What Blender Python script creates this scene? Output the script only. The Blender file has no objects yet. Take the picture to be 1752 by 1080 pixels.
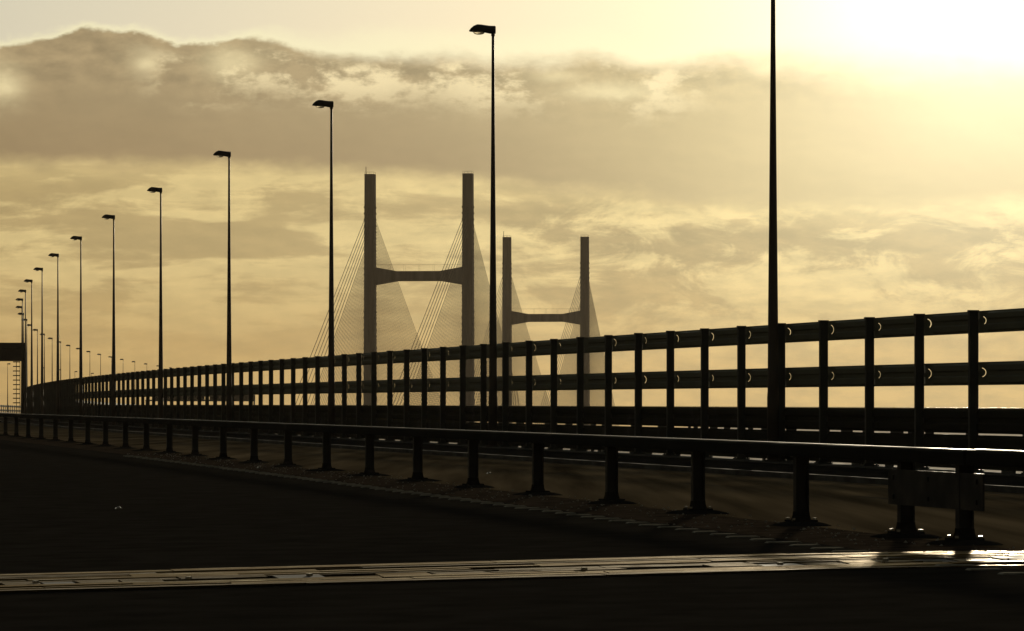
import bpy, bmesh, math, random
import numpy as np
from mathutils import Vector, Matrix
from mathutils.geometry import tessellate_polygon
random.seed(7)
SC = bpy.context.scene
COL = SC.collection
R = math.radians

# ---------------------------------------------------------------- road line
# right-hand parapet line of the viaduct: x, y, heading and level as a function of the run s (metres)
DS = 2.0
S_ = np.arange(-140.0, 2900.0, DS)
KAP = np.interp(S_, [-140, 0, 400, 850, 1250, 1700, 2600], [.000269, .000269, .000256, .00026, .000078, .00008, 0])
_i0 = int(round(140 / DS))
_c = np.concatenate([[0], np.cumsum(KAP[:-1] * DS)])
TH = -.21157 + _c - _c[_i0]
_cx = np.concatenate([[0], np.cumsum(np.sin(TH[:-1]) * DS)])
_cy = np.concatenate([[0], np.cumsum(np.cos(TH[:-1]) * DS)])
PX = 5.642 + _cx - _cx[_i0]
PY = 88.583 + _cy - _cy[_i0]
PZ = -3.9e-6 * np.maximum(S_ - 6.8, 0) ** 2


def P(s, off=0.0, z=0.0):
    """point at run s, off metres left of the parapet line, z above the road line"""
    x = np.interp(s, S_, PX); y = np.interp(s, S_, PY); t = np.interp(s, S_, TH)
    return Vector((x - off * math.cos(t), y + off * math.sin(t), np.interp(s, S_, PZ) + z))


def HEAD(s):
    return float(np.interp(s, S_, TH))


def RZ(s):
    return -HEAD(s)          # local +Y along the road, local -X to the left


def WB(s):
    """distance from parapet to central barrier"""
    q = min(s, 37.7)
    return 12.105 - .01601 * q + 2.1229e-4 * q * q


W_LEFT = 30.4
EDGE = -.10                  # top of the parapet plinth
# ---------------------------------------------------------------- mesh helpers


class MB:
    def __init__(self):
        self.v = []; self.f = []

    def add(self, vs, fs):
        n = len(self.v)
        self.v += [tuple(p) for p in vs]
        self.f += [tuple(i + n for i in f) for f in fs]
        return self

    def box(self, x0, x1, y0, y1, z0, z1, M=None):
        vs = [Vector((x, y, z)) for z in (z0, z1) for y in (y0, y1) for x in (x0, x1)]
        if M is not None:
            vs = [M @ p for p in vs]
        return self.add(vs, [(0, 2, 3, 1), (4, 5, 7, 6), (0, 1, 5, 4), (2, 6, 7, 3), (0, 4, 6, 2), (1, 3, 7, 5)])

    def tube(self, pts, rad, n=8, cap=True):
        if not hasattr(rad, '__len__'):
            rad = [rad] * len(pts)
        pts = [Vector(p) for p in pts]
        rings = []
        for i, p in enumerate(pts):
            d = (pts[min(i + 1, len(pts) - 1)] - pts[max(i - 1, 0)]).normalized()
            a = d.cross(Vector((0, 0, 1)))
            if a.length < 1e-4:
                a = Vector((1, 0, 0))
            a.normalize(); b = d.cross(a)
            rings.append([p + (a * math.cos(2 * math.pi * k / n) + b * math.sin(2 * math.pi * k / n)) * rad[i] for k in range(n)])
        fs = []
        for i in range(len(pts) - 1):
            for k in range(n):
                fs.append((i * n + k, i * n + (k + 1) % n, (i + 1) * n + (k + 1) % n, (i + 1) * n + k))
        if cap:
            fs.append(tuple(range(n - 1, -1, -1))); fs.append(tuple(range((len(pts) - 1) * n, len(pts) * n)))
        return self.add([q for r in rings for q in r], fs)

    def loft(self, rings, cap=True):
        n = len(rings[0]); fs = []
        for i in range(len(rings) - 1):
            for k in range(n):
                fs.append((i * n + k, i * n + (k + 1) % n, (i + 1) * n + (k + 1) % n, (i + 1) * n + k))
        if cap:
            fs.append(tuple(range(n - 1, -1, -1))); fs.append(tuple(range((len(rings) - 1) * n, len(rings) * n)))
        return self.add([q for r in rings for q in r], fs)

    def sweep(self, prof, ss, offf=None):
        """closed profile of (off, z) carried along the road"""
        rings = []
        for s in ss:
            o = offf(s) if offf else 0
            rings.append([P(s, o + a, b) for a, b in prof])
        return self.loft(rings)

    def prism(self, poly, y0, y1, M=None):
        """polygon in x,z pushed from y0 to y1"""
        n = len(poly)
        vs = [Vector((x, y0, z)) for x, z in poly] + [Vector((x, y1, z)) for x, z in poly]
        if M is not None:
            vs = [M @ p for p in vs]
        fs = [tuple(range(n)), tuple(range(2 * n - 1, n - 1, -1))]
        fs += [(i, i + n, (i + 1) % n + n, (i + 1) % n) for i in range(n)]
        return self.add(vs, fs)

    def build(self, name, mat, parent=None, smooth=False):
        me = bpy.data.meshes.new(name)
        vs = self.v
        if parent is not None:
            Mi = WORLD[parent.name].inverted()
            vs = [Mi @ Vector(p) for p in vs]
        me.from_pydata([tuple(p) for p in vs], [], self.f)
        bm = bmesh.new(); bm.from_mesh(me)
        bmesh.ops.recalc_face_normals(bm, faces=bm.faces)
        bm.to_mesh(me); bm.free()
        me.materials.append(mat)
        if smooth:
            for p in me.polygons:
                p.use_smooth = True
        o = bpy.data.objects.new(name, me); COL.objects.link(o)
        if parent is not None:
            o.parent = parent
            WORLD[o.name] = WORLD[parent.name]
        else:
            WORLD[o.name] = Matrix.Identity(4)
        return o


WORLD = {}


def thing(name, label, cat, loc=(0, 0, 0), rz=0.0, group=None):
    o = bpy.data.objects.new(name, None); COL.objects.link(o)
    o.empty_display_size = .3
    o.location = loc; o.rotation_euler = (0, 0, rz)
    WORLD[o.name] = Matrix.Translation(Vector(loc)) @ Matrix.Rotation(rz, 4, 'Z')
    tag(o, label, cat, group)
    return o


def tag(o, label=None, cat=None, group=None, kind=None):
    if label: o['label'] = label
    if cat: o['category'] = cat
    if group: o['group'] = group
    if kind: o['kind'] = kind
    return o


def dup(root, loc, rz, label, group=None):
    r = root.copy(); COL.objects.link(r); r.location = loc; r.rotation_euler = (0, 0, rz)
    r['label'] = label
    if group: r['group'] = group
    for ch in list(root.children):
        c = ch.copy(); COL.objects.link(c); c.parent = r
        for g in ch.children:
            d = g.copy(); COL.objects.link(d); d.parent = c
    return r


# ---------------------------------------------------------------- materials


def mat(name, col, rough=.6, metal=0.0, spec=.5, nscale=0, namt=.3, bump=0.0, bscale=40, stretch=None, coord='Object', rot=0.0):
    m = bpy.data.materials.new(name); m.use_nodes = True
    nt = m.node_tree; b = nt.nodes['Principled BSDF']
    b.inputs['Roughness'].default_value = rough
    b.inputs['Metallic'].default_value = metal
    b.inputs['Specular IOR Level'].default_value = spec
    b.inputs['Base Color'].default_value = (*col, 1)
    tc = nt.nodes.new('ShaderNodeTexCoord')
    mp = nt.nodes.new('ShaderNodeMapping')
    nt.links.new(tc.outputs[coord], mp.inputs[0])
    mp.inputs['Rotation'].default_value = (0, 0, rot)
    if stretch:
        mp.inputs['Scale'].default_value = stretch
    if nscale:
        no = nt.nodes.new('ShaderNodeTexNoise'); no.inputs['Scale'].default_value = nscale
        no.inputs['Detail'].default_value = 5
        nt.links.new(mp.outputs[0], no.inputs['Vector'])
        mr = nt.nodes.new('ShaderNodeMapRange')
        mr.inputs['From Min'].default_value = .3; mr.inputs['From Max'].default_value = .7
        mr.inputs['To Min'].default_value = 1 - namt; mr.inputs['To Max'].default_value = 1 + namt
        nt.links.new(no.outputs['Fac'], mr.inputs['Value'])
        mx = nt.nodes.new('ShaderNodeVectorMath'); mx.operation = 'SCALE'
        mx.inputs[0].default_value = col
        nt.links.new(mr.outputs[0], mx.inputs['Scale'])
        nt.links.new(mx.outputs[0], b.inputs['Base Color'])
        rr = nt.nodes.new('ShaderNodeMath'); rr.operation = 'MULTIPLY'; rr.use_clamp = True
        rr.inputs[1].default_value = rough
        nt.links.new(mr.outputs[0], rr.inputs[0]); nt.links.new(rr.outputs[0], b.inputs['Roughness'])
    if bump:
        nb = nt.nodes.new('ShaderNodeTexNoise'); nb.inputs['Scale'].default_value = bscale; nb.inputs['Detail'].default_value = 4
        nt.links.new(mp.outputs[0], nb.inputs['Vector'])
        bu = nt.nodes.new('ShaderNodeBump'); bu.inputs['Strength'].default_value = bump; bu.inputs['Distance'].default_value = .02
        nt.links.new(nb.outputs['Fac'], bu.inputs['Height']); nt.links.new(bu.outputs[0], b.inputs['Normal'])
    return m


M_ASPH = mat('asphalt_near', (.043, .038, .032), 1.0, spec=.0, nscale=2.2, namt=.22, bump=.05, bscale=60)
M_ASPH2 = mat('asphalt_far', (.155, .118, .072), 1.0, spec=.0, nscale=1.6, namt=.6, bump=.15, bscale=9, stretch=(1, .03, 1), rot=-.225)  # brown tone and streaks paint in the sky's grazing sheen
M_RESV = mat('reserve_surfacing', (.075, .057, .042), 1.0, spec=.0, nscale=3.5, namt=.5, bump=.3, bscale=25)
M_CONC = mat('concrete_edge', (.16, .15, .135), .9, spec=.01, nscale=1.5, namt=.35, bump=.3, bscale=20)
M_VERGE = mat('verge_surfacing', (.04, .037, .033), .95, spec=.0, nscale=1.8, namt=.4, bump=.3, bscale=30)
M_PAINT = mat('worn_road_paint', (.12, .11, .09), .9, spec=.0, nscale=3, namt=.5)
M_RIB = mat('raised_rib_paint', (.50, .46, .37), .9, spec=.0, nscale=5, namt=.4)
M_GALV = mat('galvanised_steel', (.11, .12, .105), .55, .55, nscale=1.3, namt=.25, bump=.1, bscale=12)
M_POST = mat('barrier_post_steel', (.055, .052, .045), .65, .4, nscale=4, namt=.35)
M_WIND = mat('wind_barrier_steel', (.21, .21, .14), .65, .15, spec=.3, nscale=1.1, namt=.25)
M_PARA = mat('parapet_dark_paint', (.05, .047, .034), .8, spec=.06, nscale=1.3, namt=.35)
M_WPOST = mat('wind_barrier_post_steel', (.10, .105, .09), .55, .35, nscale=2, namt=.25)
M_BBEAM = mat('beam_body_dark', (.035, .033, .028), .95, .0, spec=.03, nscale=.7, namt=.35)  # dark body tone, split from the lit top of the same beam
M_TOPLIT = mat('beam_top_lit', (.11, .10, .075), .45, .7, nscale=.5, namt=.6)  # paler copy of the beam steel, imitating sky sheen on its top
M_BEAM = mat('beam_galvanised', (.40, .38, .33), .34, .9, nscale=.7, namt=.35)
M_POLE = mat('lamp_column_steel', (.12, .10, .08), .5, .5, nscale=1, namt=.2)
M_HEAD = mat('lamp_housing', (.06, .055, .05), .5, nscale=6, namt=.2)
M_CON2 = mat('tower_concrete', (.24, .20, .17), .85, spec=.2, nscale=.5, namt=.35, stretch=(1, 1, .12))
M_CABLE = mat('stay_cable_sheath', (.10, .085, .07), .6)
M_GANT = mat('gantry_steel', (.02, .02, .02), .8, .0, spec=.1, nscale=1, namt=.2)
M_JOINT = mat('joint_steel', (.115, .076, .026), .62, .6, nscale=5, namt=.75, bump=.8, bscale=8, stretch=(.45, 3.2, 1))
M_JOINT2 = mat('joint_steel_dull', (.055, .038, .017), .68, .4, nscale=6, namt=.7, bump=.8, bscale=9, stretch=(.45, 3, 1))
for m_ in (M_JOINT, M_JOINT2):
    m_.node_tree.nodes['Principled BSDF'].inputs['Specular Tint'].default_value = (1, .74, .36, 1)
M_RUB = mat('joint_rubber', (.02, .02, .022), .7, nscale=4, namt=.3)
M_STUD = mat('stud_casing', (.5, .48, .4), .25, .6)

m = bpy.data.materials.new('lamp_bowl_glass'); m.use_nodes = True
b = m.node_tree.nodes['Principled BSDF']
b.inputs['Base Color'].default_value = (.30, .27, .2, 1); b.inputs['Roughness'].default_value = .6
b.inputs['Transmission Weight'].default_value = .35; b.inputs['IOR'].default_value = 1.2
M_GLASS = m

m = bpy.data.materials.new('estuary_water'); m.use_nodes = True
nt = m.node_tree; b = nt.nodes['Principled BSDF']
b.inputs['Base Color'].default_value = (.11, .085, .05, 1); b.inputs['Roughness'].default_value = .9; b.inputs['Specular IOR Level'].default_value = .05; b.inputs['IOR'].default_value = 1.2
tc = nt.nodes.new('ShaderNodeTexCoord')
no = nt.nodes.new('ShaderNodeTexNoise'); no.inputs['Scale'].default_value = .25; no.inputs['Detail'].default_value = 4
bu = nt.nodes.new('ShaderNodeBump'); bu.inputs['Strength'].default_value = .35; bu.inputs['Distance'].default_value = .4
nt.links.new(tc.outputs['Object'], no.inputs['Vector']); nt.links.new(no.outputs['Fac'], bu.inputs['Height']); nt.links.new(bu.outputs[0], b.inputs['Normal'])
M_WATER = m

# ---------------------------------------------------------------- the setting
ss = list(np.arange(-130, 200, 5)) + list(np.arange(200, 2700, 25))
D1 = 3.55      # kerb of the far carriageway


def road_sheet(name, m, o0, o1, z0, z1, ss=ss, thick=.3):
    """a slab between two offsets (floats or functions) with its own crossfall"""
    f0 = o0 if callable(o0) else (lambda s: o0)
    f1 = o1 if callable(o1) else (lambda s: o1)
    mb = MB()
    mb.loft([[P(s, f0(s), z0), P(s, f1(s), z1), P(s, f1(s), z1 - thick), P(s, f0(s), z0 - thick)] for s in ss])
    return tag(mb.build(name, m), kind='structure')


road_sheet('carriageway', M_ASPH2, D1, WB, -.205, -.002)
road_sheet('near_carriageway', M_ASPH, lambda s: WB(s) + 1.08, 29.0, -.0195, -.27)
road_sheet('central_reserve', M_RESV, lambda s: WB(s) + .002, lambda s: WB(s) + 1.078, -.0015, -.0185)
road_sheet('verge', M_VERGE, .45, lambda s: D1 - .15, -.115, -.125)  # dark surface tone stands in for the wind barrier's shadow
road_sheet('kerb', M_CONC, lambda s: D1 - .15, D1, -.105, -.105)
road_sheet('parapet_plinth', M_CONC, -.55, .45, EDGE, EDGE, thick=.6)
road_sheet('near_verge', M_VERGE, 29.0, W_LEFT + .6, -.15, -.15)
mb = MB().sweep([(-.5, -.7), (31.0, -.7), (29.0, -1.6), (23, -4.2), (8, -4.2), (1.4, -1.6)], ss)
tag(mb.build('bridge_deck', M_CONC), kind='structure')

wm = MB(); L = 6500
wm.add([(-L, -L, -40), (L, -L, -40), (L, L, -40), (-L, L, -40)], [(0, 1, 2, 3)])
tag(wm.build('water', M_WATER), kind='structure')

# road markings
zc = lambda s, o: -.002 - .268 * (o - WB(s)) / (29.0 - WB(s))          # level of the near carriageway
zf = lambda s, o: -.205 + .203 * (o - D1) / (WB(s) - D1)                 # level of the far carriageway


def strip(mb, s0, s1, of, w, zfun, lift=.004, n=4):
    rings = []
    for k in range(n + 1):
        s = s0 + (s1 - s0) * k / n; o = of(s)
        rings.append([P(s, o - w / 2, zfun(s, o - w / 2) + lift), P(s, o + w / 2, zfun(s, o + w / 2) + lift)])
    vs = [q for r in rings for q in r]
    mb.add(vs, [(2 * i, 2 * i + 1, 2 * i + 3, 2 * i + 2) for i in range(n)])


mb = MB()
strip(mb, -66.6, -64.4, lambda q: WB(q) + 5.0, .10, zc)          # the only lane dash not worn away
s = -100
while s < 600:
    strip(mb, s, s + 20, lambda q: D1 + .55, .15, zf); s += 20
s = -78
while s < 420:
    strip(mb, s, s + 2.0, lambda q: D1 + 4.2, .12, zf); s += 9
tag(mb.build('lane_markings', M_PAINT), kind='structure')
mb = MB()
s = -72.0
while s < 6:
    o = WB(s) + 1.28
    if abs(s + 62) > 3:
        M = Matrix.Translation(P(s, o, zc(s, o))) @ Matrix.Rotation(RZ(s), 4, 'Z')
        w = .13 + random.uniform(-.02, .03)
        mb.prism([(-w, .001), (-w + .02, .013), (w - .02, .013), (w, .001)], -.05, .05, M)
    s += .72
tag(mb.build('ribbed_edge_line', M_RIB), kind='structure')

# ---------------------------------------------------------------- wind barrier along the parapet
POST_SP = 3.24
S0 = .15
WOFF = -.23
post_s = [S0 + POST_SP * k for k in range(-18, 190)]
TOP = 2.887


def wind_post(mb, s, top=TOP, off=WOFF):
    M = Matrix.Translation(P(s, off)) @ Matrix.Rotation(RZ(s), 4, 'Z')
    # I-section: flanges towards the road and the water, web between
    mb.box(-.085, -.072, -.05, .05, EDGE + .03, top - .02, M)
    mb.box(.072, .085, -.05, .05, EDGE + .03, top - .02, M)
    mb.box(-.072, .072, -.012, .012, EDGE + .03, top - .02, M)
    mb.box(-.098, .098, -.06, .06, top - .02, top + .012, M)             # cap
    mb.box(-.16, .16, -.14, .14, EDGE, EDGE + .03, M)                    # foot plate
    for x in (-.12, .12):
        for y in (-.1, .1):
            mb.box(x - .018, x + .018, y - .018, y + .018, EDGE + .03, EDGE + .06, M)


LEVELS = [(2.48, TOP - .012, True), (1.51, 1.925, True), (.612, 1.06, False)]
BACK = WOFF - .095


def rail_bay(mb, sa, sb, z0, z1, hole):
    """sheet between two posts, folded into flutes, with a curved slot by the farther post"""
    A = P(sa, BACK); B = P(sb, BACK)
    d = B - A; L = d.length; dz = d.z
    e = Vector((d.x, d.y, 0)); Lh = e.length; e.normalize()
    nrm = Vector((e.y, -e.x, 0))                                        # to the water side
    at = lambda u, z, n: A + e * u + nrm * n + Vector((0, 0, dz * u / Lh + z))
    L = Lh
    zc_ = (z0 + z1) / 2 + .02
    flat0 = L
    if hole:
        flat0 = L - .62
        c = L - .13
        outer = []; n = 14
        ra = random.uniform(.30, .35); rb = ra - random.uniform(.025, .06); a0 = random.uniform(-1.3, -.7); a1 = random.uniform(.9, 1.4); rz_ = random.uniform(.092, .108)
        ring = [(c - ra * math.cos(a), zc_ + rz_ * math.sin(a)) for a in np.linspace(a0, a1, n)]
        ring += [(c - rb * math.cos(a), zc_ + (rz_ - .012) * math.sin(a)) for a in np.linspace(a1 - .05, a0 + .05, n)]
        rect = [(flat0, z0), (L, z0), (L, z1), (flat0, z1)]
        tri = tessellate_polygon([[Vector((u, z, 0)) for u, z in rect], [Vector((u, z, 0)) for u, z in ring]])
        allp = rect + ring
        n0 = len(allp)
        vs = [at(u, z, 0) for u, z in allp] + [at(u, z, .004) for u, z in allp]
        fs = [tuple(t) for t in tri] + [tuple(i + n0 for i in reversed(t)) for t in tri]
        nr = len(rect); k = len(ring)
        for i in range(k):
            a_ = nr + i; b_ = nr + (i + 1) % k
            fs.append((a_, b_, b_ + n0, a_ + n0))
        for i in range(nr):
            fs.append((i, (i + 1) % nr, (i + 1) % nr + n0, i + n0))
        mb.add(vs, fs)
    # fluted sheet over the rest
    h = z1 - z0
    prof = [(0, 0), (.03, 0), (.12, .035), (.34, .035), (.42, 0), (.58, 0), (.66, .035), (.88, .035), (.97, 0), (1, 0)]
    front = [(z0 + h * a, -b) for a, b in prof]
    u0, u1 = 0.0, flat0
    rings = []
    for u in (u0, u1):
        rings.append([at(u, z, n_) for z, n_ in front] + [at(u, z, n_ + .004) for z, n_ in reversed(front)])
    mb.loft(rings)
    # lips top and bottom
    for z, sgn in ((z0, -1), (z1, 1)):
        rings = [[at(u, z, .004), at(u, z, .045), at(u, z + sgn * .008, .045), at(u, z + sgn * .008, .004)] for u in (0, L)]
        mb.loft(rings)


wb = thing('wind_barrier', 'tall grey steel wind barrier with slotted rails along the far edge of the bridge', 'barrier', P(0, 0, EDGE), RZ(0))
big = [k for k in range(len(post_s))]
near_posts = [s for s in post_s if -26 < s][:96]
rest = [s for s in post_s if s not in near_posts]
p0 = None
for s in near_posts:
    mb = MB(); wind_post(mb, s); mb.build('post', M_WPOST, wb)
mb = MB()
for s in rest:
    wind_post(mb, s)
sfar = post_s[-1] + POST_SP
while sfar < 1500:
    M = Matrix.Translation(P(sfar, WOFF)) @ Matrix.Rotation(RZ(sfar), 4, 'Z')
    mb.box(-.085, .085, -.05, .05, EDGE, TOP, M); sfar += POST_SP
tag(mb.build('post', M_WPOST, wb), kind='stuff')
for z0, z1, hole in LEVELS:
    mb = MB()
    for a, b_ in zip(post_s[:-1], post_s[1:]):
        rail_bay(mb, a, b_, z0, z1, hole and a < 60)
    far_ss = [post_s[-1]] + list(np.arange(post_s[-1] + 12, 1520, 12.0))
    mb.sweep([(BACK, z0), (BACK, z1), (BACK - .05, z1), (BACK - .05, z0)], far_ss)
    mb.build('rail', M_WIND if hole else M_PARA, wb)
ss2 = [s for s in ss if s < 1520]
mb = MB().sweep([(WOFF - .09, 1.07), (WOFF - .09, 1.082), (WOFF - .14, 1.082), (WOFF - .14, 1.07)], ss2)
mb.build('highlight_strip', M_BEAM, wb)  # added bright strip drawing the highlight along the lower rail's top face
mb = MB()
for a, b_ in zip(post_s[:-1], post_s[1:]):
    rail_bay(mb, a, b_, -.055, .566 if a < 34 else .594, False)
mb.sweep([(BACK, -.055), (BACK, .566), (BACK - .05, .566), (BACK - .05, -.055)], far_ss)
mb.build('foot_panel', M_PARA, wb)
mb = MB()
for s in post_s:
    for z0, z1 in ((.56, .62), (EDGE - .005, -.04)):
        for k in range(random.choice((1, 2, 2, 3))):
            q = s + random.uniform(.25, 3.0)
            M = Matrix.Translation(P(q, WOFF)) @ Matrix.Rotation(RZ(q), 4, 'Z')
            w = random.uniform(.05, .4)
            mb.box(.105, .15, -w, w, z0, z1, M)
tag(mb.build('spacer', M_WPOST, wb), kind='stuff')

# far-off parapet on the other edge of the bridge, left of the picture
lp = thing('wind_barrier', 'distant wind barrier on the left edge of the bridge, seen low under the sign gantry', 'barrier', P(400, W_LEFT, EDGE), RZ(400))
lss = list(np.arange(330, 1520, 12.0))
for z0, z1 in ((2.48, TOP), (1.51, 1.925), (.695, 1.06), (0, .572)):
    MB().sweep([(W_LEFT, z0), (W_LEFT, z1), (W_LEFT + .05, z1), (W_LEFT + .05, z0)], lss).build('rail', M_WIND, lp)
mb = MB(); s = 330
while s < 1510:
    M = Matrix.Translation(P(s, W_LEFT - .09)) @ Matrix.Rotation(RZ(s), 4, 'Z')
    mb.box(-.085, .085, -.05, .05, -.15, TOP, M); s += POST_SP
tag(mb.build('post', M_WPOST, lp), kind='stuff')

# ---------------------------------------------------------------- central safety barrier
BT, BB = .797, .672      # box beam top and bottom


def s_for_y(ytarget):
    lo, hi = -130, 900
    for _ in range(60):
        mid = (lo + hi) / 2
        if P(mid, WB(mid)).y < ytarget: lo = mid
        else: hi = mid
    return lo


SB0 = -52.3
cb = thing('safety_barrier', 'dark steel box beam safety barrier on short posts along the central reserve', 'barrier', P(SB0, WB(SB0)), RZ(SB0))
sc_posts = [SB0 - 4.3 * k for k in (3, 2, 1)] + [-52.3, -50.55, -46.95, -42.65, -38.3, -33.85, -29.25, -24.65, -20.05, -15.35, -10.55, -5.8, -.95, 3.95, 8.9, 13.8, 18.65, 23.7, 28.6]
sc_posts += [33.6 + 4.95 * k for k in range(96)]


def c_post(s, first=False):
    mb = MB()
    M = Matrix.Translation(P(s, WB(s))) @ Matrix.Rotation(RZ(s), 4, 'Z')
    mb.box(-.066, -.052, -.05, .05, .05, BB + .03, M)
    mb.box(.052, .066, -.05, .05, .05, BB + .03, M)
    mb.box(-.052, .052, -.012, .012, .05, BB + .03, M)
    mb.box(-.10, .10, -.06, .06, BB - .012, BB - .002, M)
    po = mb.build('post', M_POST, cb)
    mb = MB()
    rings = []
    ph = random.uniform(0, 6)
    for z, rr in ((-.004, 1.0), (.012, .86), (.026, .66), (.034, .45)):
        rings.append([M @ Vector((.33 * rr * math.cos(a) * (1 + .16 * math.sin(2 * a + ph) + .08 * math.sin(5 * a + ph * 2)), .36 * rr * math.sin(a) * (1 + .14 * math.sin(3 * a + ph)), z)) for a in np.linspace(0, 2 * math.pi, 20, endpoint=False)])
    mb.loft(rings)
    mb.box(-.13, .13, -.13, .13, .032, .05, M)
    rings = []
    for z, r in ((.05, .082), (.09, .07), (.13, .066)):
        rings.append([M @ Vector((x * r, y * r * .9, z)) for x, y in ((-1, -1), (1, -1), (1, 1), (-1, 1))])
    mb.loft(rings)
    fo = mb.build('foot', M_VERGE, po)
    if s < SB0 + 12:
        for x in (-.105, .105):
            for y in (-.105, .105):
                mb = MB(); mb.tube([M @ Vector((x, y, .045)), M @ Vector((x, y, .07))], .017, 6)
                mb.build('bolt', M_STUD, po)


for i, s in enumerate(sc_posts):
    if i < 98:
        c_post(s)
mb = MB()
for s in sc_posts[98:]:
    M = Matrix.Translation(P(s, WB(s))) @ Matrix.Rotation(RZ(s), 4, 'Z')
    mb.box(-.066, .066, -.05, .05, .0, BB + .02, M)
tag(mb.build('post', M_POST, cb), kind='stuff')
bs = [s for s in np.arange(SB0 - 18, SB0 - .8, 2.5)] + [SB0 - .35]
prof = [(-.095, BB), (-.10, BB + .02), (-.10, BT - .02), (-.085, BT), (.085, BT), (.10, BT - .02), (.10, BB + .02), (.095, BB)]
MB().sweep(prof, bs, WB).build('beam', M_BBEAM, cb)
cap = [(-.035, BT + .002), (-.035, BT + .006), (.035, BT + .006), (.035, BT + .002)]  # thin added strip that imitates the highlight on the beam top
MB().sweep(cap, bs, WB).build('highlight_strip', M_TOPLIT, cb)
bs = [SB0 - .28] + list(np.arange(SB0 + 2, SB0 + 200, 4)) + list(np.arange(SB0 + 204, 1500, 14))
MB().sweep([(a, b_ - .006) for a, b_ in prof], bs, WB).build('beam', M_BBEAM, cb)
MB().sweep([(a, b_ - .006) for a, b_ in cap], bs, WB).build('highlight_strip', M_TOPLIT, cb)
# splice plate under the beam at the joint
M = Matrix.Translation(P(SB0 + .62, WB(SB0 + .62))) @ Matrix.Rotation(RZ(SB0 + .62), 4, 'Z')
mb = MB(); mb.box(-.085, -.069, -1.25, 1.25, .29, .60, M)
for y in (-1.1, .15, 1.1):
    for z in (.36, .53):
        mb.box(-.10, -.085, y - .02, y + .02, z - .02, z + .02, M)
mb.build('joint_plate', M_POST, cb)

# ---------------------------------------------------------------- expansion joint across the carriageway
s_j = s_for_y(31.9)
ej = thing('expansion_joint', 'pale steel expansion joint crossing the dark road just in front of the camera', 'road joint', P(s_j, WB(s_j), 0), RZ(s_j))


def joint_bar(name, y0, y1, x_from, x_to, mat_, h=.006, wob=0.0, seg=.9):
    """bar across the road (local x: right of the central barrier is +), broken into slightly tilted lengths"""
    mb = MB()
    x = x_from
    base = WORLD[ej.name]
    while x < x_to - .05:
        x2 = min(x + seg * random.uniform(.7, 1.35), x_to)
        tz = random.uniform(-wob, wob); ty = random.uniform(-wob, wob)
        zs = lambda q: .0165 * q if q < 0 else -.02 * q
        g = .006
        vs = []
        for zz in (-.08, 0):
            for (xx, yy) in ((x + g, y0), (x2 - g, y0), (x2 - g, y1), (x + g, y1)):
                t = h + (tz if yy == y0 else ty) if zz == 0 else -.08
                vs.append(base @ Vector((xx, yy, zs(xx) + t)))
        mb.add(vs, [(3, 2, 1, 0), (4, 5, 6, 7), (0, 1, 5, 4), (1, 2, 6, 5), (2, 3, 7, 6), (3, 0, 4, 7)])
        x = x2
    return mb.build(name, mat_, ej)


X0, X1 = -13.5, .7
joint_bar('rubber_bed', -1.42, 1.42, X0, X1, M_RUB, h=.003, wob=0, seg=40)
JB = [('edge_beam', -1.40, -1.16, 2.4), ('centre_beam', -1.08, -.86, 1.1), ('centre_beam', -.80, -.62, 1.7), ('centre_beam', -.16, .08, .9), ('centre_beam', .16, .30, 1.9), ('centre_beam', .38, .66, 1.3), ('centre_beam', .74, .92, 2.2), ('edge_beam', 1.10, 1.38, 2.0)]
for k, (nm, y0, y1, sg) in enumerate(JB):
    joint_bar(nm, y0, y1, X0, X1, M_JOINT if k % 3 else M_JOINT2, .010, .006 if nm == 'centre_beam' else .003, sg)
x = X0
while x < X1 - .3:                                    # comb plates between the bars, each bedded a little differently
    w = random.uniform(.22, .42)
    if random.random() < .72:
        mb = MB(); t0 = random.uniform(-.006, .008); t1 = random.uniform(-.006, .008)
        base = WORLD[ej.name]; b0 = .0165 * x
        vs = [base @ Vector((xx, yy, zz)) for xx, yy, zz in ((x, -.56, b0 + .005 + t0), (x + w, -.56, b0 + .0165 * w + .005 + t0), (x + w, -.22, b0 + .0165 * w + .008 + t1), (x, -.22, b0 + .008 + t1))]
        vs += [v - Vector((0, 0, .05)) for v in vs]
        mb.add(vs, [(0, 1, 2, 3), (7, 6, 5, 4), (0, 4, 5, 1), (1, 5, 6, 2), (2, 6, 7, 3), (3, 7, 4, 0)])
        mb.build('comb_plate', random.choice((M_JOINT, M_JOINT2, M_JOINT2, M_JOINT2, M_RUB)), ej)
    x += w + .03
mb = MB()
x = X0 + .2
while x < X1:
    if random.random() < .75:
        y = random.choice((-.55, -.35))
        mb.tube([WORLD[ej.name] @ Vector((x, y, .0165 * x + .01)), WORLD[ej.name] @ Vector((x, y, .0165 * x + .030))], .024, 8)
    x += random.choice((.22, .24, .26, .9, 1.3))
tag(mb.build('bolts', M_STUD, ej), kind='stuff')

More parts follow.
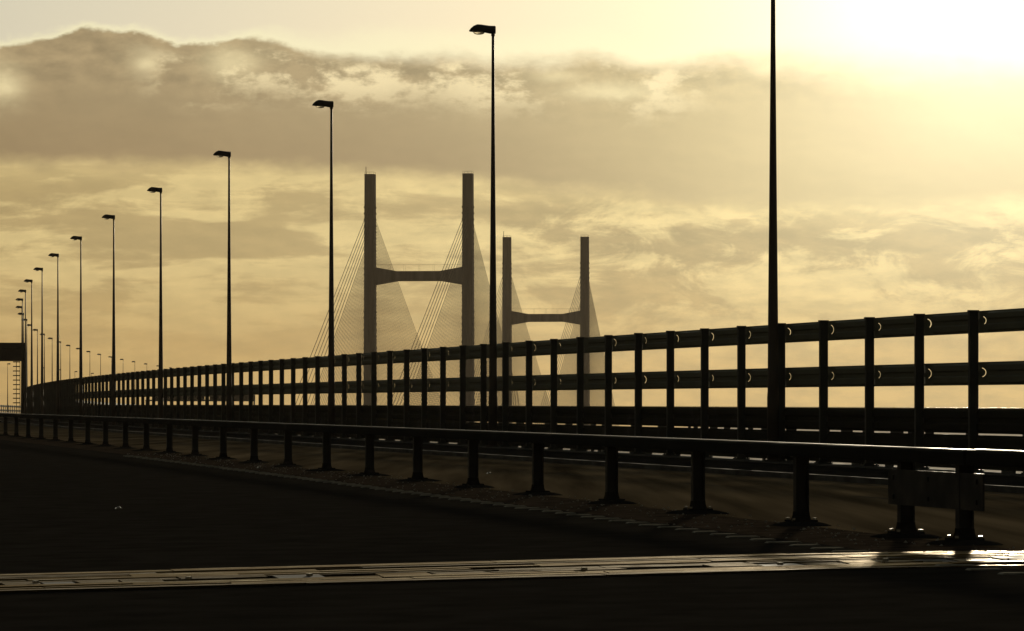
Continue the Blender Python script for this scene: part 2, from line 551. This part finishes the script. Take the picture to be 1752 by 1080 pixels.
# grit swept up along the central reserve
mb = MB(); rg = random.Random(5)
for k in range(900):
    q = rg.uniform(-60, 10); o = WB(q) + rg.choice((rg.gauss(.25, .25), rg.uniform(-.4, 1.1)))
    z = zc(q, o) if o > WB(q) else zf(q, o)
    p = P(q, o, z + .002); a = rg.uniform(.006, .02); h = a * rg.uniform(.5, 1.1); t0 = rg.uniform(0, 6)
    vs = [p + Vector((a * math.cos(t0 + i * 1.57) * rg.uniform(.7, 1.2), a * math.sin(t0 + i * 1.57) * rg.uniform(.7, 1.2), 0)) for i in range(4)] + [p + Vector((rg.uniform(-.3, .3) * a, rg.uniform(-.3, .3) * a, h))]
    mb.add(vs, [(0, 1, 4), (1, 2, 4), (2, 3, 4), (3, 0, 4), (3, 2, 1, 0)])
tag(mb.build('grit', M_RIB), 'loose grit lying along the foot of the central barrier', 'grit', None, 'stuff')

# ---------------------------------------------------------------- road studs
studs = [(49.4, -4.75, 'small bright road stud alone on the dark road at lower left'),
         (74.6, -4.60, 'small bright road stud at the foot of the central barrier, left of the middle'),
         (72.0, -.40, 'small bright road stud on the far carriageway behind the central barrier')]
for i, (y, x, lab) in enumerate(studs):
    lo, hi = -100, 300
    for _ in range(50):
        mid = (lo + hi) / 2
        if P(mid, WB(mid)).y < y: lo = mid
        else: hi = mid
    t = HEAD(lo)
    off = (P(lo, 0).x - x) / math.cos(t)
    z = zc(lo, off) if off > WB(lo) else zf(lo, off)
    M = Matrix.Translation(Vector((x, y, P(lo).z + z))) @ Matrix.Rotation(RZ(lo), 4, 'Z')
    st = thing('road_stud', lab, 'road stud', M.translation, RZ(lo), 'road studs')
    mb = MB(); pr = [(-.045, .0), (-.03, .018), (.03, .018), (.045, .0)]
    mb.prism(pr, -.05, .05, M); mb.build('casing', M_STUD, st)
    mb = MB()
    rings = []
    for a in np.linspace(0, 1.5, 5):
        rings.append([M @ Vector((.022 * math.cos(a) * math.cos(q), .022 * math.cos(a) * math.sin(q), .016 + .018 * math.sin(a))) for q in np.linspace(0, 2 * math.pi, 10, endpoint=False)])
    mb.loft(rings); mb.build('reflector', M_BEAM, st, True)

# ---------------------------------------------------------------- street lamps
HL = 12.1
ORD = ['', 'first', 'second', 'third', 'fourth', 'fifth', 'sixth', 'seventh', 'eighth', 'ninth', 'tenth', 'eleventh', 'twelfth', 'thirteenth', 'fourteenth', 'fifteenth', 'sixteenth', 'seventeenth', 'eighteenth', 'nineteenth', 'twentieth', 'twenty-first', 'twenty-second', 'twenty-third', 'twenty-fourth', 'twenty-fifth', 'twenty-sixth', 'twenty-seventh', 'twenty-eighth', 'twenty-ninth', 'thirtieth', 'thirty-first', 'thirty-second']


def make_lamp(label, group):
    t = thing('street_lamp', label, 'street lamp', (0, 0, 0), 0, group)
    mb = MB()
    z0 = EDGE
    mb.tube([(0, 0, z0), (0, 0, z0 + .04)], .22, 12)
    mb.tube([(0, 0, z0 + .04), (0, 0, 1.3), (0, 0, 1.42), (0, 0, 3.0), (0, 0, 6), (0, 0, 9), (0, 0, HL - .30)],
            [.13, .13, .12, .11, .08, .054, .040], 14)
    mb.build('pole', M_POLE, t, True)
    # housing: lofted along -x, from the pole spigot to the pointed nose
    st = [(.075, -.10, .07, .055), (.06, -.115, .088, .075), (-.10, -.105, .09, .09), (-.22, -.085, .10, .11), (-.36, -.07, .115, .13),
          (-.48, -.07, .12, .135), (-.58, -.07, .085, .12), (-.66, -.065, .03, .09), (-.715, -.055, -.03, .04)]
    rings = []
    for x, b_, tp, w in st:
        ring = []
        for a in np.linspace(0, 2 * math.pi, 16, endpoint=False):
            c, s_ = math.cos(a), math.sin(a)
            c = math.copysign(abs(c) ** .6, c); s_ = math.copysign(abs(s_) ** .6, s_)
            ring.append((x, w * c, HL - .17 + (tp + b_) / 2 + (tp - b_) / 2 * s_))
        rings.append([(q[0] * .97, q[1] * 1.05, HL - .17 + (q[2] - HL + .17) * 1.18) for q in ring])
    mb = MB().loft(rings)
    mb.tube([(0, 0, HL - .36), (0, 0, HL - .25)], .055, 12)
    head = mb.build('lamp_head', M_HEAD, t, True)
    rings = []
    for k, (dz, r) in enumerate(((.0, 1.0), (-.035, .95), (-.065, .72), (-.08, .35), (-.083, .05))):
        rings.append([(-.41 + .17 * r * math.cos(a), .105 * r * math.sin(a), HL - .245 + dz) for a in np.linspace(0, 2 * math.pi, 16, endpoint=False)])
    mb = MB().loft(rings)
    mb.build('lens', M_GLASS, head, True)
    return t


G1 = 'street lamps in a row along the wind barrier'
proto = None
LOFF = -.01
for n in range(3, 33):
    s = (n - 3) * 30.047
    if n == 3:
        lab = 'tallest and nearest street lamp, its head cut off by the top of the photo'
    else:
        size = 'big' if n < 6 else ('mid-sized' if n < 10 else ('small' if n < 17 else 'tiny far-off'))
        lab = '%s dark street lamp, %s along the row counted from the nearest one' % (size, ORD[n - 2])
    loc = P(s, LOFF); rz = RZ(s) + random.uniform(-.06, .06)
    if proto is None:
        proto = make_lamp(lab, G1); proto.location = loc; proto.rotation_euler = (0, 0, rz); o = proto
    else:
        o = dup(proto, loc, rz, lab, G1)
G2 = 'street lamps on the far left side of the bridge'
LL = ['tiny thin street lamp standing under the sign gantry at the left edge', 'tiny street lamp mostly hidden behind the gantry leg',
      'tiny street lamp of the left row just right of the gantry leg', 'tiny street lamp of the left row, its head low between two small poles',
      'tiny street lamp of the left row, barely showing beside a nearer pole', 'tiny street lamp of the left row, head just above the barrier top',
      'last tiny street lamp head just clearing the barrier top']
for i, n in enumerate(range(30, 36)):
    s = (n - 3) * 30.047
    dup(proto, P(s, W_LEFT - LOFF), RZ(s) + math.pi, LL[i] if i < 5 else LL[6], G2)

# ---------------------------------------------------------------- sign gantries


def make_gantry(label, s):
    g = thing('sign_gantry', label, 'gantry', P(s, 0, 0), RZ(s), 'overhead sign gantries')
    M = WORLD[g.name]
    for x in (.05, -W_LEFT - .0):
        mb = MB(); mb.box(x - .20, x + .20, -.3, .3, EDGE, 5.65, M)
        mb.box(x - .4, x + .4, -.5, .5, EDGE - .04, EDGE + .06, M)
        mb.build('leg', M_GANT, g)
    mb = MB(); mb.box(-W_LEFT - .25, .30, -.35, .35, 5.65, 6.05, M)
    mb.box(-W_LEFT - .25, .30, -.35, .35, 6.9, 7.2, M)
    for k in range(16):
        x = -W_LEFT + k * 2.02
        mb.box(x - .06, x + .06, -.3, .3, 6.05, 6.9, M)
    mb.build('beam', M_GANT, g)
    for x0, x1, zt in ((-12.6, .28, 7.42), (-28.0, -14.0, 7.55)):
        mb = MB(); mb.box(x0, x1, .36, .46, 5.58, zt, M)
        for k in range(9):
            x = x0 + (x1 - x0) * (k + .5) / 9
            mb.box(x - .03, x + .03, .46, .52, 5.7, zt - .1, M)
        mb.build('sign_panel', M_GANT, g)
    mb = MB()
    mb.box(-.67, -.61, -.62, -.56, .0, 5.6, M); mb.box(-.32, -.26, -.62, -.56, .0, 5.6, M)
    for k in range(10):
        mb.box(-.98, -.26, -.61, -.565, 1.4 + k * .45, 1.5 + k * .45, M)
    mb.build('ladder', M_GANT, g)
    return g


g1 = make_gantry('dark overhead sign gantry with a ladder on its leg, cut by the left edge', 322.0)
dup(g1, P(1065, 0, 0), RZ(1065), 'distant sign gantry seen as a dark bar through the lower rails of the wind barrier', 'overhead sign gantries')

# ---------------------------------------------------------------- cable-stayed towers


def make_tower(label):
    # local frame: x across the bridge, y along it away from the camera, z absolute level
    rz = -.122
    loc = Vector((-39.4, 1734, 0))
    t = thing('bridge_tower', label, 'bridge tower', loc, rz, 'cable-stayed bridge towers')
    M = WORLD[t.name]
    TT = 97.6
    LX = 20.95
    for sx in (-1, 1):
        mb = MB(); x = sx * LX
        c = .45
        pr = lambda w, d: [(-w + c, -d), (w - c, -d), (w, -d + c), (w, d - c), (w - c, d), (-w + c, d), (-w, d - c), (-w, -d + c)]
        rings = []
        for z, w, d in ((-41, 3.0, 4.2), (-12, 2.5, 3.6), (30, 2.3, 3.1), (TT - .5, 2.12, 2.7), (TT, 2.12, 2.7)):
            rings.append([M @ Vector((x + a, b_, z)) for a, b_ in pr(w, d)])
        mb.loft(rings)
        leg = mb.build('leg', M_CON2, t)
        mb = MB()                                        # anchor boxes down both faces
        for k in range(25):
            z = 21 + 62.5 * k / 24
            for sy in (-1, 1):
                w = 2.19 if z > 40 else 2.31
                mb.box(x - w - .15, x + w + .15, sy * 2.0 - .5, sy * 2.0 + .5, z - .4, z + .4, M)
        mb.build('anchor_boxes', M_CON2, leg)
        mb = MB()                                        # hand rail on top
        for a in (-1.9, 0, 1.9):
            for b_ in (-2.4, 2.4):
                mb.box(x + a - .04, x + a + .04, b_ - .04, b_ + .04, TT, TT + 1.0, M)
        for b_ in (-2.4, 2.4):
            mb.box(x - 1.9, x + 1.9, b_ - .03, b_ + .03, TT + .94, TT + 1.0, M)
        mb.build('hand_rail', M_GANT, leg)
        if sx < 0:
            mb = MB(); mb.tube([M @ Vector((x - 1.8, 0, TT)), M @ Vector((x - 1.8, 0, TT + 3.2))], .13, 6)
            mb.build('aviation_mast', M_GANT, leg)
    # haunched cross-beam
    xi = LX - 2.15; h = 9.6
    poly = [(-xi - .3, 50.5), (-xi, 50.55), (-xi + h, 52.2), (xi - h, 52.2), (xi, 50.55), (xi + .3, 50.5), (xi + .3, 58.2), (xi, 58.15), (xi - h, 56.4), (-xi + h, 56.4), (-xi, 58.15), (-xi - .3, 58.2)]
    mb = MB(); mb.prism(poly, -2.4, 2.4, M)
    cb_ = mb.build('crossbeam', M_CON2, t)
    mb = MB()
    for b_ in (-2.3, 2.3):
        mb.box(-xi, xi, b_ - .02, b_ + .02, 59.16, 59.2, M)
        for k in range(7):
            x = -xi + 2 * xi * k / 6
            z = 56.4 + max(0, abs(x) - (xi - h)) / h * 1.75
            mb.box(x - .02, x + .02, b_ - .02, b_ + .02, z, 59.17, M)
    mb.build('hand_rail', M_GANT, cb_)
    stays = MB()
    for sx in (-1, 1):
        for sy in (-1, 1):
            for k2 in range(49):
                k = k2 / 2
                za = 21 + 62.5 * k / 24
                yd = sy * (13 + 213 * k / 24)
                a = M @ Vector((sx * LX, sy * 2.2, za)); e = M @ Vector((sx * (LX - 2.6), yd, -9.2))
                outer = sy < 0 and k > 18.5
                if k2 % 2 == 0:
                    MB().tube([a, e], .12 if outer else .10, 6, cap=False).build('stay_cable', M_CABLE, t)
                elif not outer:
                    stays.tube([a, e], .092, 5, cap=False)
    tag(stays.build('stay_cable', M_CABLE, t), kind='stuff')
    return t


tw = make_tower('nearer brown concrete H-shaped bridge tower with fans of stay cables, left of the two')
dup(tw, (18.1, 2190, -8.4), -.122, 'farther paler H-shaped bridge tower with stay cables, the smaller one on the right', 'cable-stayed bridge towers')

# ---------------------------------------------------------------- haze
H = 6800
hz = MB().box(-H, H, -H, H, -41.5, 108)
hz_o = tag(hz.build('haze', M_WATER), 'thin golden evening haze hanging over the estuary', None, None, 'stuff')
m = bpy.data.materials.new('evening_haze'); m.use_nodes = True
nt = m.node_tree; nt.nodes.clear()
out = nt.nodes.new('ShaderNodeOutputMaterial'); pv = nt.nodes.new('ShaderNodeVolumePrincipled')
pv.inputs['Color'].default_value = (.95, .80, .60, 1); pv.inputs['Density'].default_value = 4e-5; pv.inputs['Anisotropy'].default_value = .35
nt.links.new(pv.outputs[0], out.inputs['Volume'])
hz_o.data.materials.clear(); hz_o.data.materials.append(m)

# ---------------------------------------------------------------- sky
SUN_AZ, SUN_EL = R(6.9), R(6.0)
W = bpy.data.worlds.new('World'); SC.world = W; W.use_nodes = True
nt = W.node_tree; nt.nodes.clear()
NN = nt.nodes.new; LK = nt.links.new


class V_:
    def __init__(self, s): self.s = s
    def _b(self, o, op, rev=False):
        n = NN('ShaderNodeMath'); n.operation = op
        a, b = (o, self) if rev else (self, o)
        for i, q in enumerate((a, b)):
            if isinstance(q, V_): LK(q.s, n.inputs[i])
            else: n.inputs[i].default_value = float(q)
        return V_(n.outputs[0])
    def __add__(s, o): return s._b(o, 'ADD')
    def __radd__(s, o): return s._b(o, 'ADD')
    def __sub__(s, o): return s._b(o, 'SUBTRACT')
    def __rsub__(s, o): return s._b(o, 'SUBTRACT', True)
    def __mul__(s, o): return s._b(o, 'MULTIPLY')
    def __rmul__(s, o): return s._b(o, 'MULTIPLY')
    def __truediv__(s, o): return s._b(o, 'DIVIDE')
    def __pow__(s, o): return s._b(o, 'POWER')


def fn(op, *a):
    n = NN('ShaderNodeMath'); n.operation = op
    for i, q in enumerate(a):
        if isinstance(q, V_): LK(q.s, n.inputs[i])
        else: n.inputs[i].default_value = float(q)
    return V_(n.outputs[0])


def sstep(x, a, b):
    n = NN('ShaderNodeMapRange'); n.interpolation_type = 'SMOOTHSTEP'
    LK(x.s, n.inputs['Value']); n.inputs['From Min'].default_value = a; n.inputs['From Max'].default_value = b
    return V_(n.outputs[0])


def noise(vec, scale, detail=5, rough=.55, dist=0.0):
    n = NN('ShaderNodeTexNoise'); n.inputs['Scale'].default_value = scale; n.inputs['Detail'].default_value = detail
    n.inputs['Roughness'].default_value = rough; n.inputs['Distortion'].default_value = dist
    LK(vec, n.inputs['Vector']); return V_(n.outputs['Fac'])


def comb(x, y, z=0.0):
    n = NN('ShaderNodeCombineXYZ')
    for i, q in enumerate((x, y, z)):
        if isinstance(q, V_): LK(q.s, n.inputs[i])
        else: n.inputs[i].default_value = q
    return n.outputs[0]


def curve(x, pts, x0, x1, y0, y1):
    n = NN('ShaderNodeFloatCurve')
    c = n.mapping.curves[0]
    q = [((a - x0) / (x1 - x0), (b - y0) / (y1 - y0)) for a, b in pts]
    while len(c.points) < len(q): c.points.new(.5, .5)
    for p_, (a, b) in zip(c.points, q): p_.location = (a, b)
    n.mapping.update()
    LK(((x - x0) / (x1 - x0)).s, n.inputs['Value'])
    return V_(n.outputs[0]) * (y1 - y0) + y0


def colmix(f, a, b):
    n = NN('ShaderNodeMix'); n.data_type = 'RGBA'
    LK(f.s, n.inputs[0])
    for i, q in ((6, a), (7, b)):
        if isinstance(q, tuple): n.inputs[i].default_value = (*q, 1)
        else: LK(q, n.inputs[i])
    return n.outputs[2]


def vop(op, a, b):
    n = NN('ShaderNodeVectorMath'); n.operation = op
    for i, q in enumerate((a, b)):
        if op == 'SCALE' and i == 1:
            LK(q.s, n.inputs['Scale']) if isinstance(q, V_) else setattr(n.inputs['Scale'], 'default_value', q)
        elif isinstance(q, tuple): n.inputs[i].default_value = q
        else: LK(q, n.inputs[i])
    return n.outputs[0]


def lin(r, g, b_):
    f = lambda c: (c / 255 / 12.92) if c < 10 else ((c / 255 + .055) / 1.055) ** 2.4
    return (f(r), f(g), f(b_))


tc = NN('ShaderNodeTexCoord'); sx = NN('ShaderNodeSeparateXYZ'); LK(tc.outputs['Generated'], sx.inputs[0])
dx, dy, dz = (V_(sx.outputs[i]) for i in range(3))
AZ = fn('ARCTAN2', dx, dy)                    # radians right of +Y
EL = fn('ARCSINE', dz)
U = AZ * 10.0                                 # view spans about -1.25 .. 1.25
E_ = EL * 10.0                                # 0 at the horizon, .98 at the top of the view

# angle from the sun
sd = Vector((math.sin(SUN_AZ) * math.cos(SUN_EL), math.cos(SUN_AZ) * math.cos(SUN_EL), math.sin(SUN_EL)))
dotn = NN('ShaderNodeVectorMath'); dotn.operation = 'DOT_PRODUCT'
LK(tc.outputs['Generated'], dotn.inputs[0]); dotn.inputs[1].default_value = sd
ANG = fn('ARCCOSINE', fn('MINIMUM', V_(dotn.outputs['Value']), 1.0))
GLOW = fn('EXPONENT', ANG * (-1 / .08)) * .58 + fn('EXPONENT', ANG * (-1 / .16)) * .24
CORE = fn('EXPONENT', (ANG * ANG) * (-1 / .046 ** 2)) * .7
FAR = sstep(ANG, R(13), R(34)) * -.92 + 1.0      # the sky dims away from the sun

wv = comb(U * 1.0, E_ * 1.8, 0.0)
warp = noise(wv, 3.0, 6, .6) - .5
warp3 = noise(comb(U * 1.0 + 2.9, E_ * 1.4, 6.0), 30.0, 5, .6) - .5
warp2 = noise(comb(U * 1.0 + 7.3, E_ * 1.6, 2.0), 9.0, 5, .6) - .5
fine = noise(comb(U * .9 + 3.1, E_ * 1.7, 5.0), 7.5, 10, .64, .0)
streak = noise(comb(U * .55 + 1.7, E_ * 3.2, 9.0), 4.5, 7, .58, .3)
broad = noise(comb(U * .6 + 4.2, E_ * 1.6, 3.0), 2.2, 3, .5)

px = lambda x: (x - 876) / 700
py = lambda y: (687 - y) / 700
top = curve(U, [(-2, py(120)), (px(0), py(84)), (px(100), py(64)), (px(220), py(56)), (px(330), py(78)), (px(440), py(66)), (px(560), py(84)), (px(720), py(82)), (px(860), py(92)), (px(1020), py(84)), (px(1110), py(100)), (px(1250), py(78)), (px(1450), py(60)), (2, py(40))], -2, 2, 0, 1.2)
bot = curve(U, [(-2, py(280)), (px(0), py(288)), (px(300), py(290)), (px(560), py(294)), (px(760), py(312)), (px(900), py(322)), (px(1100), py(345)), (px(1350), py(362)), (px(1752), py(350)), (2, py(350))], -2, 2, 0, 1.2)
# bank: 1 inside the long cloud bank
dt = top - E_ + warp * .07 + warp2 * .04 + warp3 * .016
db = E_ - bot + warp * .07 + warp2 * .05
soft = sstep(U, -.75, -.1) * .045 + sstep(U, .35, 1.0) * .13 + .013
bank = sstep((dt + .004) / soft, 0, 1) * sstep(db, -.022, .04)
rw = sstep(U, -.8, -.3) * .05 + .022
rim = .8 * sstep(dt / rw, -1, 0) * (1 - sstep(dt, .0, .06))
# brighter torn wisps in the upper third of the bank
wisp = sstep(fine, .46, .62) * sstep(dt, .01, .05) * (1 - sstep(dt, .06, .19)) * sstep(U, -1.0, -.75) * (1 - sstep(U, .35, .6))
# deck of low broken cloud below the bank
below = 1 - sstep(db, .06, .14)
rmix = sstep(U, -.2, .3)
clump = noise(comb(U * .9 + 2.2, E_ * 1.9, 11.0), 5.5, 9, .66, .5)
lowc = sstep(streak * (.7 - rmix * .4) + clump * (.3 + rmix * .4), .445, .56)

def emboss(su, se, sc, seed, du=.022, de=.016):
    # billows: brighter where the cloud thins towards the sun
    a = noise(comb(U * su + seed, E_ * se, seed), sc, 8, .58)
    b_ = noise(comb((U + du) * su + seed, (E_ + de) * se, seed), sc, 8, .58)
    return fn('MINIMUM', fn('MAXIMUM', (a - b_) * 9.0, -1.0), 1.0)


emb_hi = emboss(1.0, 1.9, 5.5, 4.4)
emb_lo = emboss(.8, 2.2, 6.0, 8.8)
LOWSH = emb_lo * (sstep(U, -.6, .4) * .10 + .08) + 1.0
BANK = lin(148, 127, 93); BANK_LO = lin(140, 116, 82)
GAP = lin(166, 172, 164); RIM = lin(235, 226, 185)
LOW_L = lin(206, 181, 122); LOW_D = lin(150, 125, 80); HORI = lin(180, 143, 78)

nish = NN('ShaderNodeTexSky'); nish.sky_type = 'NISHITA'; nish.sun_disc = False
nish.sun_elevation = SUN_EL; nish.sun_rotation = SUN_AZ; nish.dust_density = 2.0; nish.air_density = 1.0
nsk = vop('SCALE', nish.outputs[0], .008)

gapc = vop('ADD', nsk, GAP)
c = colmix(rim, gapc, RIM)
lowc = lowc * (rmix * .25 + .75) * (sstep(bot - E_, -.04, .07) * .75 + .25)
low = colmix(lowc, LOW_L, LOW_D)
low = colmix(1 - sstep(E_, .02, .42), low, HORI)
low = vop('SCALE', low, LOWSH)
c = colmix(below, c, low)
bk = colmix(sstep(db, .0, .25), BANK_LO, BANK)
bk = colmix(sstep(U, -.3, .75), bk, lin(180, 158, 112))

upper = 1 - sstep(dt, .04, .2)
bk = vop('SCALE', bk, (fine - .5) * .18 + (broad - .5) * .25 + emb_hi * (upper * .20 + .035) + 1.0)
bk = colmix(wisp, bk, lin(226, 206, 160))


def blob(x, y, rx, ry):
    a = (U - px(x)) * (700 / rx) + warp * 1.5; e = (E_ - py(y)) * (700 / ry) + warp2 * 2.0
    return fn('EXPONENT', (a * a + e * e) * -1.0)


lit = blob(2, 150, 34, 34) * .8 + blob(1045, 158, 75, 13) * .8 + blob(1110, 103, 40, 11) * .7 + blob(950, 132, 45, 9) * .5 + blob(1310, 118, 34, 14) * .6 + blob(395, 108, 45, 26) * .7 + blob(250, 112, 18, 10) * .5
lit = fn('MINIMUM', lit * (fine * 1.6 + .25), 1.0)
bk = colmix(lit, bk, lin(232, 214, 165))
c = colmix(bank, c, bk)
gl = vop('SCALE', (1.0, .90, .55), GLOW)
c = vop('ADD', c, vop('SCALE', gl, (1.0 - bank * .10)))
c = vop('ADD', c, vop('SCALE', (1.0, .95, .75), CORE * (1.0 - bank * .3)))
c = vop('SCALE', c, FAR)
# below the horizon: the far water and haze
c = colmix(sstep(E_, -.12, .0), lin(150, 122, 74), c)
c = vop('SCALE', c, 10.0)
bg = NN('ShaderNodeBackground'); bg.inputs['Strength'].default_value = .1
LK(c, bg.inputs['Color'])
wo = NN('ShaderNodeOutputWorld'); LK(bg.outputs[0], wo.inputs['Surface'])

# ---------------------------------------------------------------- sun
sl = bpy.data.lights.new('sun', 'SUN'); sl.energy = 2.0; sl.angle = R(1.5); sl.color = (1, .86, .62)
so = bpy.data.objects.new('sun', sl); COL.objects.link(so)
so.rotation_euler = (-sd).to_track_quat('-Z', 'Y').to_euler()
so.location = (200, 1500, 300)

# ---------------------------------------------------------------- camera
cam = bpy.data.cameras.new('camera'); co = bpy.data.objects.new('camera', cam); COL.objects.link(co)
co.location = (0, 0, 1.2); co.rotation_euler = (R(90), 0, 0)
cam.sensor_width = 36; cam.lens = 7000 / 1752 * 36
cam.shift_y = (687 - 540) / 1752
cam.clip_start = .2; cam.clip_end = 40000
SC.camera = co

SC.view_settings.view_transform = 'Standard'; SC.view_settings.look = 'None'
SC.view_settings.exposure = 0; SC.view_settings.gamma = 1
SC.render.engine = 'CYCLES'
SC.cycles.use_denoising = True
SC.cycles.max_bounces = 8
SC.cycles.volume_bounces = 1
